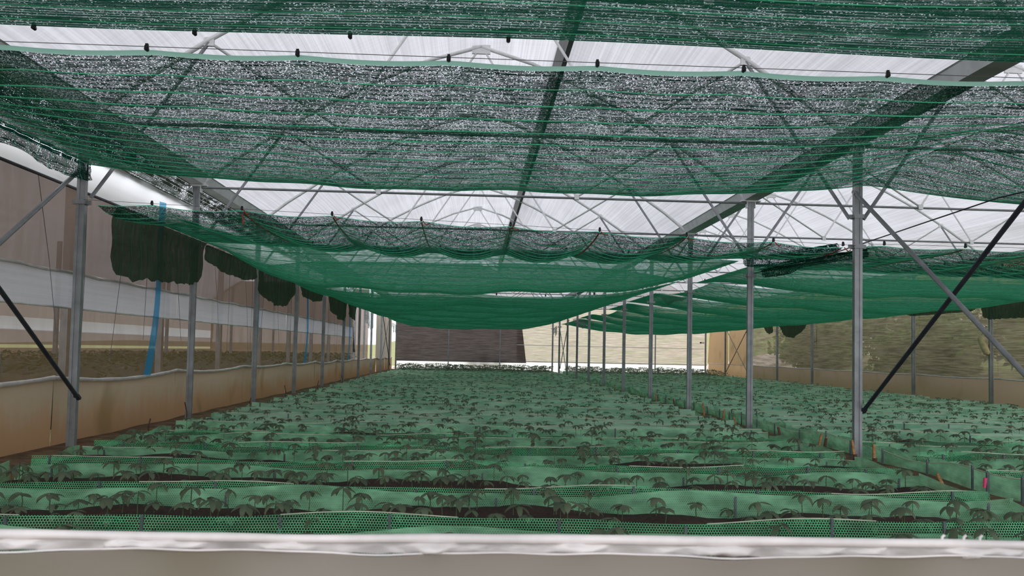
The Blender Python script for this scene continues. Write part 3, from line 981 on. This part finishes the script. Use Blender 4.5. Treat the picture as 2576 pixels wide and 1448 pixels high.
def fence_fn(k, which, bay):
    ph = k * 2.7 + (1.3 if which else 0) + (5 if bay else 0)
    top = .125 + .012 * math.sin(k * 2.1) if not which else .108 + .02 * math.sin(k * 1.7)
    amp = .024 if not which else .035
    def f(x):
        z = top + amp * (math.sin(1.9 * x + ph) + .6 * math.sin(4.3 * x + 1.7 * ph)) * .6
        y = .03 * math.sin(1.3 * x + ph) + .022 * math.sin(3.9 * x + 2 * ph)
        return y, z
    return f

STAKE_ME = MB().box(-.009, .009, -.008, .008, -.16, .155).mesh('stake', False)
STAKE_ME.materials.append(M['stake'])
STAKE_DARK = None

def soil_top(x, y, k):
    return .0 + .022 * math.sin(2.3 * x + k) + .014 * math.sin(6.1 * x + 2 * k + 3 * y) + .02 * math.sin(.9 * x + 1.7 * k)

def bed(bay, k):
    x0, x1 = (-4.3, 4.42) if bay == 0 else (5.3, 13.85)
    y0 = YB(k)
    bname = 'left' if bay == 0 else 'right'
    o = thing('seedling_bed', 'raised bed fenced with green mesh, %s from the front in the %s bay' % (ORD[k + 1], bname), 'seedling bed', 'seedling beds of the %s bay' % bname, loc=(0, y0, 0))
    near = k <= 8
    nx = 90 if k <= 3 else 50 if near else 24
    # soil mound
    X = np.linspace(x0 + .04, x1 - .04, nx)
    T = np.array([.03, .12, .3, .5, .75, .93, 1.02]) if near else np.array([.04, .5, 1.0])
    P = [[(x, t, (soil_top(x, t, k) + random.uniform(-.006, .006)) * (1 if .05 < t < 1.0 else 0) - (.13 if t <= .05 or t >= 1.0 else 0)) for t in T] for x in X]
    MB().grid(P).obj('soil', 'soil', o)
    for which in (0, 1):
        f = fence_fn(k, which, bay)
        yb = 0 if which == 0 else 1.05
        xs_ = np.linspace(x0, x1, nx)
        nz = 5 if near else 2
        P, U = [], []
        for x in xs_:
            dy, zt = f(x)
            zb = -.15
            lean = 0 if k <= 4 else .09
            P.append([(x, yb + lean * t + dy * (.4 + .6 * t) + .02 * math.sin(PI * t) * (1 if which else -1), zb + (zt - zb) * t) for t in np.linspace(0, 1, nz)])
            U.append([(x, zb + (zt - zb) * t) for t in np.linspace(0, 1, nz)])
        if k <= 5:
            mat = 'hex' if which == 0 else 'hex_dense'
        else:
            mat = 'mesh_far'
        fm = MB().grid(P, U).obj('front_mesh' if which == 0 else 'back_mesh', mat, o)
        if which == 0 or k > 2:
            b = MB()
            seg = []
            for j, x in enumerate(xs_):      # dusty folded hem, missing in places
                keep = math.sin(2.2 * x + k * 3.1 + which) > (-.2 if k > 3 else .15)
                if keep:
                    seg.append(P[j][-1])
                if (not keep or j == len(xs_) - 1) and len(seg) > 2:
                    if k <= 3:
                        MB().tube(seg, .005, 4).obj('mesh_hem', 'hemline', fm)
                    else:
                        b.tube(seg, .006 if k < 6 else .009, 4)
                if not keep:
                    seg = []
            if b.V:
                q = b.obj('mesh_hem', 'hemline', fm)
                q['kind'] = 'stuff'
    # end meshes
    if near:
        for xe in (x0, x1):
            P = [[(xe + .02 * math.sin(4 * t), 1.05 * t, -.15), (xe + .03 * math.sin(5 * t), 1.05 * t, .10 + .03 * math.sin(6 * t + k))] for t in np.linspace(0, 1, 6)]
            U = [[(1.05 * t, 0), (1.05 * t, .25)] for t in np.linspace(0, 1, 6)]
            MB().grid(P, U).obj('end_mesh', 'hex_dense', o)
    # stakes
    rs = random.Random(k * 17 + bay)
    b = MB()
    for which in (0, 1):
        f = fence_fn(k, which, bay)
        n = 10 if which == 0 else 5
        for i in range(n):
            x = x0 + .25 + i * (x1 - x0 - .5) / (n - 1) + rs.uniform(-.15, .15)
            dy, zt = f(x)
            y = (0 if which == 0 else 1.05) + dy + (.014 if which else -.014)
            if k <= 4 and bay == 0 and abs(x) < .75 * y0:
                link('stake', STAKE_ME, None, o, (x, y, zt - .155 - (.03 if which else 0) + rs.uniform(-.015, .005)))
            elif k < 22:
                z = zt + rs.uniform(-.04, .015)
                b.box(x - .009, x + .009, y - .008, y + .008, -.15, z)
    if b.V:
        q = b.obj('far_stakes', 'stake', o, False)
        q['kind'] = 'stuff'
    return o
for k in range(0, NB):
    bed(0, k)
    if k >= 2:
        bed(1, k)

# ---- divider mesh fence along the middle row
df = thing('divider_fence', 'low green mesh fence running along the middle row of posts', 'fence')
def dfx(y):
    return 4.98 + .05 * math.sin(.8 * y) + .02 * math.sin(2.3 * y)
def dfz(y):
    return .13 + .03 * math.sin(1.7 * y + 1) + .02 * math.sin(3.9 * y) + max(0, 9 - y) * .02
yy = np.linspace(5.2, 49.5, 260)
P = [[(dfx(y) + .02 * math.sin(3 * t), y, -.15 + (dfz(y) + .15) * t) for t in np.linspace(0, 1, 4)] for y in yy]
U = [[(y, .3 * t) for t in np.linspace(0, 1, 4)] for y in yy]
MB().grid(P, U).obj('mesh_panel', 'hex_dense', df)
MB().tube([p[-1] for p in P], .006, 4, False).obj('mesh_hem', 'hemline', df)
y = 5.6
i = 0
while y < 48:
    if y < 22:
        link('stake', STAKE_ME, None, df, (dfx(y) - .03, y, dfz(y) - .12))
    y += .86 + .1 * math.sin(5 * i)
    i += 1

# ---- wooden stakes beside the middle row
WS = [(27.03, .19, 0), (20.97, .22, 0), (18.63, .23, 1), (16.5, .27, 0), (15.32, .22, 0), (14.3, .16, 0), (12.18, .19, 1), (11.06, .20, 0), (10.77, .18, 1), (9.73, .25, 0), (9.40, .24, 0), (7.87, .13, 0)]
for i, (y, zt, dark) in enumerate(reversed(WS)):
    o = thing('wooden_stake', '%s wooden stake from the front beside the middle posts, %s' % (ORD[i + 1], 'dark weathered wood' if dark else 'split orange-brown wood'), 'stake', 'wooden stakes along the middle row', loc=(4.62 + .05 * math.sin(7 * y), y, 0))
    if i == 0:
        pass
    w = .03
    ln = .06 * math.sin(3 * y)
    MB().tube([(0, 0, -.15), (ln * .4, 0, .05), (ln, .01, zt)], [w * .7, w * .7, w * .6], 4).obj('shaft', 'wood_dark' if dark else 'wood', o, False)
    MB().tube([(ln, .01, zt), (ln + .006, .01, zt + .02)], [w * .6, w * .25], 4).obj('split_top', 'wood', o, False)
    if i in (1, 2):
        MB().tube([(.0, -.02, -.15), (ln * .6, -.02, .10)], [.034, .03], 6).obj('dark_wrap', 'wood_dark', o)
o = thing('marker_stake', 'grey stake tied with a bright pink tape at the right edge', 'marker', loc=(4.80, 7.55, 0))
MB().box(-.012, .012, -.01, .01, -.15, .21).obj('stake', 'stake', o, False)
MB().tube([(-.035, -.02, .16), (-.045, -.02, .07)], [.018, .014], 4).obj('pink_tape', 'pink', o, False)
# short rods along the left bank
for i, (y, x, z) in enumerate(((11.6, -4.45, .22), (13.4, -4.55, .33), (16.9, -4.5, .2), (20.3, -4.55, .3), (24.1, -4.5, .28), (28.6, -4.5, .3))):
    o = thing('rusty_rod', '%s thin rusty rod from the front standing along the left wall' % ORD[i + 1], 'rod', 'rods along the left wall', loc=(x, y, 0))
    MB().tube([(0, 0, -.1), (.01, 0, z * .5), (.03 * (-1) ** i, 0, z)], .010, 6).obj('shaft', 'wood_dark', o)

# ================================================================== SEEDLINGS
def leaf_pts(L, W, droop, nseg):
    """strip of points (n,3 across): along +x, drooping in -z, folded along the midrib"""
    t = np.linspace(0, 1, nseg + 1)
    ang = .30 - droop * (t + .15)
    dx = np.cos(ang) * L / nseg
    dz = np.sin(ang) * L / nseg
    x = np.concatenate([[0], np.cumsum(dx[:-1])])
    z = np.concatenate([[0], np.cumsum(dz[:-1])])
    w = W * np.sin(PI * np.clip(t, 0.0, 1) ** .8) ** .85 + .002
    rows = []
    for i in range(nseg + 1):
        rows.append([(x[i], -w[i] / 2, z[i] - w[i] * .18), (x[i], 0, z[i]), (x[i], w[i] / 2, z[i] - w[i] * .18)])
    return np.array(rows)

def rot_z(P, a):
    c, s = math.cos(a), math.sin(a)
    Q = P.copy()
    Q[..., 0] = P[..., 0] * c - P[..., 1] * s
    Q[..., 1] = P[..., 0] * s + P[..., 1] * c
    return Q

def plant_spec(rs):
    """list of (height, azimuth, length, width, droop) + stem height"""
    h = rs.uniform(.09, .24)
    n = rs.choice((4, 5, 6, 6, 7))
    a0 = rs.uniform(0, 6.28)
    lv = []
    for i in range(n):
        lv.append((h - rs.uniform(0, .015), a0 + i * 2 * PI / n + rs.uniform(-.25, .25), rs.uniform(.085, .132), rs.uniform(.038, .054), rs.uniform(1.0, 2.1)))
    if h > .17 and rs.random() < .45:
        for i in range(rs.choice((2, 3))):
            lv.append((h * rs.uniform(.45, .65), rs.uniform(0, 6.28), rs.uniform(.07, .11), rs.uniform(.034, .048), rs.uniform(.9, 1.9)))
    return h, lv

# planting plan
PLAN = []
rs = random.Random(42)
for bay in (0, 1):
    x0, x1 = (-4.2, 4.22) if bay == 0 else (5.4, 13.75)
    for k in range(0, NB):
        if bay == 1 and k < 2:
            continue
        rows = 4 if k < 28 else 7
        for r in range(rows):
            x = x0 + rs.uniform(0, .2)
            while x < x1:
                dens = .5 + .5 * math.sin(1.1 * x + k * 1.9 + r)      # patches
                if k == 3 and x < -2.6 and bay == 0:
                    dens = -1
                if rs.random() < (.70 if k < 5 else .60) + .3 * dens:
                    y = YB(k) + .14 + r * (.25 if rows == 4 else .13) + rs.uniform(-.08, .08)
                    PLAN.append((bay, k, x, y, soil_top(x, y - YB(k), k) - .005, rs.uniform(.8, 1.15), rs.uniform(0, 6.28)))
                x += rs.uniform(.19, .34)
half = 1288 / 2079.0
def in_view(p):
    bay, k, x, y = p[:4]
    xc = (x - math.tan(YAW) * y) / y
    return abs(xc) < half + .03
near = sorted([p for p in PLAN if p[0] == 0 and in_view(p)], key=lambda p: p[3])
IND = []
for k in range(0, NB):
    add = [p for p in near if p[1] == k]
    if len(IND) + len(add) > 340:
        break
    IND += add
KMAX = max(p[1] for p in IND)
IDS = set(id(p) for p in IND)
REST = [p for p in PLAN if id(p) not in IDS]
# twelve kinds of seedling, meshes shared
KINDS = []
rk = random.Random(5)
for i in range(12):
    h, lv = plant_spec(rk)
    st = MB().tube([(0, 0, -.03), (rk.uniform(-.01, .01), rk.uniform(-.01, .01), h * .5), (0, 0, h)], [.0045, .0035, .003], 4, False).mesh('stem')
    st.materials.append(M['stem'])
    lm = []
    for (z, a, L, W, d) in lv:
        P = rot_z(leaf_pts(L, W, d, 5), a)
        P[..., 2] += z
        me = MB().grid(P).mesh('leaf')
        me.materials.append(M['leaf'])
        lm.append(me)
    KINDS.append((st, lm, h))
for i, (bay, k, x, y, z, s, a) in enumerate(IND):
    nl, hh = len(KINDS[i % 12][1]), KINDS[i % 12][2]
    size = 'tall' if hh * s > .18 else 'middling' if hh * s > .13 else 'short'
    part = 'left' if x < -2.2 else 'right' if x > 2.2 else 'left of centre' if x < -.6 else 'right of centre' if x > .6 else 'centre'
    row = 'at its front' if y - YB(k) < .40 else 'at its back' if y - YB(k) > .70 else 'midway'
    lab = '%s seedling with %s drooping leaves, %s of the %s bed, %s' % (size, ('zero one two three four five six seven eight nine ten'.split())[nl], part, ORD[k + 1], row)
    o = thing('seedling', lab, 'seedling', 'seedlings in the %s bed' % ORD[k + 1], loc=(x, y, z))
    o.rotation_euler = (0, 0, a)
    o.scale = (s, s, s)
    st, lm, hh = KINDS[i % 12]
    link('stem', st, None, o)
    for me in lm:
        link('leaf', me, None, o)
# the rest of the crop
VV, QQ, n0 = [], [], 0
protos = {}
def proto(i, seg):
    key = (i, seg)
    if key not in protos:
        rp = random.Random(100 + i)
        h, lv = plant_spec(rp)
        b = MB()
        for (z, a, L, W, d) in lv:
            P = leaf_pts(L, W, d, seg)
            if seg <= 2:
                P = P[:, [0, 2]]
            P = rot_z(P, a)
            P[..., 2] += z
            b.grid(P)
        b.grid(np.array([[(-.004, 0, -.02), (.004, 0, -.02)], [(-.004, 0, h), (.004, 0, h)]]))
        protos[key] = (np.concatenate(b.V), np.concatenate(b.Q))
    return protos[key]
for j, (bay, k, x, y, z, s, a) in enumerate(REST):
    V, Q = proto(j % 16, 5 if y < 13 else 3 if y < 22 else 2)
    grow = .95 if y < 12 else .84 if y < 44 else 1.7
    W = rot_z(V * s * grow, a) + np.array([x, y, z])
    VV.append(W)
    QQ.append(Q + n0)
    n0 += len(V)
me = np_mesh('seedling_crop', np.concatenate(VV), np.concatenate(QQ))
tag(link('seedling_crop', me, 'leaf'), 'mass of small green seedlings filling the farther mesh beds', 'seedlings', kind='stuff')

# ================================================================== SMALL THINGS
o = thing('hanging_pad', 'pale tan oblong pad hanging on a right wall post', 'pad', loc=(14.22, 22.5, 1.66))
o.rotation_euler = (0, .0, 0)
MB().tube([(0, .16, .27), (0, .13, .22), (0, .06, .08), (0, -.04, -.08), (0, -.13, -.21), (0, -.16, -.26)], [.03, .085, .10, .10, .085, .03], 10, False).obj('body', 'cream', o)
MB().tube([(0, .14, .25), (.06, .1, .42), (.10, .06, .55)], .006, 4).obj('hanging_cord', 'wire', o)
o = thing('security_camera', 'tiny white camera with black lens on the far right corner post', 'camera', loc=(14.05, BACK - .2, 1.98))
MB().box(-.02, .16, -.06, .06, -.06, .06).obj('body', 'white', o, False)
MB().tube([(-.02, 0, 0), (-.10, 0, 0)], .05, 8, False).obj('lens', 'clip', o)
for i, (x, h, w) in enumerate(((-.15, .55, .22), (.62, .50, .36), (1.45, .32, .28))):
    lab = ('narrow pale bundle seen through the dark back net, leftmost of three', 'wide pale bundle seen through the dark back net, middle of three', 'low pale bundle seen through the dark back net, rightmost of three')[i]
    b = MB()
    zz = np.linspace(0, h, 6)
    b.tube([(0, 0, z) for z in zz], [w * .5, w * .55, w * .5, w * .42, w * .3, w * .1], 10, False)
    o = b.obj('pale_bundle', 'white')
    o.location = (x, BACK + .55, .62 + .0)
    tag(o, lab, 'bundle', 'pale bundles behind the back wall')
    st = thing('outdoor_bench', ('left', 'middle', 'right')[i] + ' low plank stand holding a pale bundle outside the back wall', 'stand', 'stands behind the back wall', loc=(x, BACK + .55, -.2))
    MB().box(-.3, .3, -.2, .2, .76, .81).obj('top', 'wood_dark', st, False)
    for sx in (-.26, .26):
        MB().box(sx - .025, sx + .025, -.15, .15, -.02, .76).obj('leg', 'wood_dark', st, False)

# ================================================================== OUTSIDE: house next door, bushes
nh = thing('neighbour_greenhouse', 'neighbouring greenhouse seen dimly through the brown net of the left wall', 'greenhouse')
yy = np.linspace(0, 52, 12)
prof = [(x - 11.4, arch_z(x) + .05) for x in np.linspace(-4.75, 4.75, 11)]
MB().grid([[(x, y, z) for x, z in prof] for y in yy]).obj('roof_film', 'roof', nh)
MB().grid(strip(-16.2, 0, 52, -.2, 1.0, 20, 3, .1)).obj('far_skirt', 'skirt_r', nh)
MB().grid(strip(-16.2, 0, 52, 1.62, 2.1, 20, 3, .1)).obj('far_band', 'band', nh)
MB().grid(strip(-16.25, 0, 52, 1.12, 1.66, 20, 3, .1)).obj('far_window_net', 'insect', nh)
MB().grid(strip(-16.2, 0, 52, 2.1, 4.0, 20, 3, .1)).obj('far_net', 'insect', nh)
MB().grid(strip(51.5, -16.2, -6.6, 1.0, 5.2, 10, 3, .1, 'x')).obj('end_net', 'insect', nh)
MB().grid(strip(51.5, -16.2, -6.6, -.2, 1.0, 10, 3, .1, 'x')).obj('end_skirt', 'skirt_r', nh)
for n in range(0, 12):
    MB().box(-6.75, -6.63, LY(n) - .5, LY(n) - .38, -.2, 4.0).obj('post', 'steel', nh, False)
    if n % 2 == 0:
        MB().box(-11.5, -11.4, LY(n) + .7, LY(n) + .8, -.2, 4.0).obj('post', 'steel', nh, False)
# its crop: low leafy rows
rc = np.random.default_rng(4)
N = 16000
X = rc.uniform(-15.8, -6.9, N)
Yc = rc.uniform(6, 50, N)
Zc = -.15 + rc.uniform(.2, 1.1, N) ** .7
S = rc.uniform(.06, .14, N)
A = rc.uniform(0, 6.28, N)
B = rc.uniform(-.7, .7, N)
d1 = np.stack([np.cos(A), np.sin(A), B], -1) * S[:, None]
d2 = np.stack([-np.sin(A), np.cos(A), rc.uniform(-.5, .5, N)], -1) * S[:, None] * .5
C = np.stack([X, Yc, Zc], -1)
V = np.stack([C - d1, C - d2, C + d1, C + d2], 1).reshape(-1, 3)
Q = np.arange(4 * N).reshape(-1, 4)
k = link('crop', np_mesh('crop', V, Q), 'crop', nh)
k['kind'] = 'stuff'
for r in range(7):
    x = -7.4 - r * 1.25
    P = [[(x + .42 * math.cos(a) + .05 * math.sin(3 * y), y, -.2 + .95 * max(0, math.sin(a)) ** .6 + .06 * math.sin(2.1 * y + r)) for a in np.linspace(0, PI, 6)] for y in np.linspace(6, 50, 60)]
    MB().grid(P).obj('crop_row', 'crop', nh)

def bush(label, x, y, z, rx, rz, n, seed, mat='bush'):
    r = np.random.default_rng(seed)
    o = thing('bush', label, 'bush', 'bushes beyond the right wall', loc=(x, y, z))
    D = r.normal(size=(n, 3))
    D /= np.linalg.norm(D, axis=1)[:, None]
    lump = 1 + .25 * np.sin(5 * D[:, 0] + seed) * np.cos(4 * D[:, 1]) + .15 * np.sin(7 * D[:, 2] + 2 * seed)
    C = D * (r.uniform(.6, 1, n) * lump)[:, None] * np.array([rx, rx, rz]) + np.array([0, 0, rz * .85])
    S = r.uniform(.10, .24, n) * (rx / 2.2) ** .5
    a = r.normal(size=(n, 3))
    a /= np.linalg.norm(a, axis=1)[:, None]
    b = np.cross(a, r.normal(size=(n, 3)))
    b /= np.linalg.norm(b, axis=1)[:, None]
    V = np.stack([C - a * S[:, None], C - b * S[:, None] * .5, C + a * S[:, None], C + b * S[:, None] * .5], 1).reshape(-1, 3)
    f = link('foliage', np_mesh('foliage', V, np.arange(4 * n).reshape(-1, 4)), mat, o)
    f['kind'] = 'stuff'
    MB().tube([(0, 0, -.3), (.05, 0, rz * .5), (0, .05, rz)], [.12, .09, .04], 6).obj('trunk', 'wood_dark', o)
BL = ['leafy green bush beyond the right wall net, nearest the right edge', 'second leafy bush beyond the right wall net from the right edge', 'third leafy bush beyond the right wall net from the right edge',
      'fourth leafy bush beyond the right wall net from the right edge', 'fifth leafy bush beyond the right wall net from the right edge', 'leafy bush beyond the right wall net, farthest along']
for i, (x, y, rx, rz) in enumerate(((19.5, 25, 2.2, 1.9), (21.5, 30, 2.6, 2.2), (20, 35.5, 2.0, 1.5), (22, 41, 2.8, 2.4), (20.5, 48, 2.3, 1.8), (24, 56, 3.2, 2.6))):
    bush(BL[i], x, y, -.2 + (x - 17) * .20, rx, rz, 4200, i + 1)
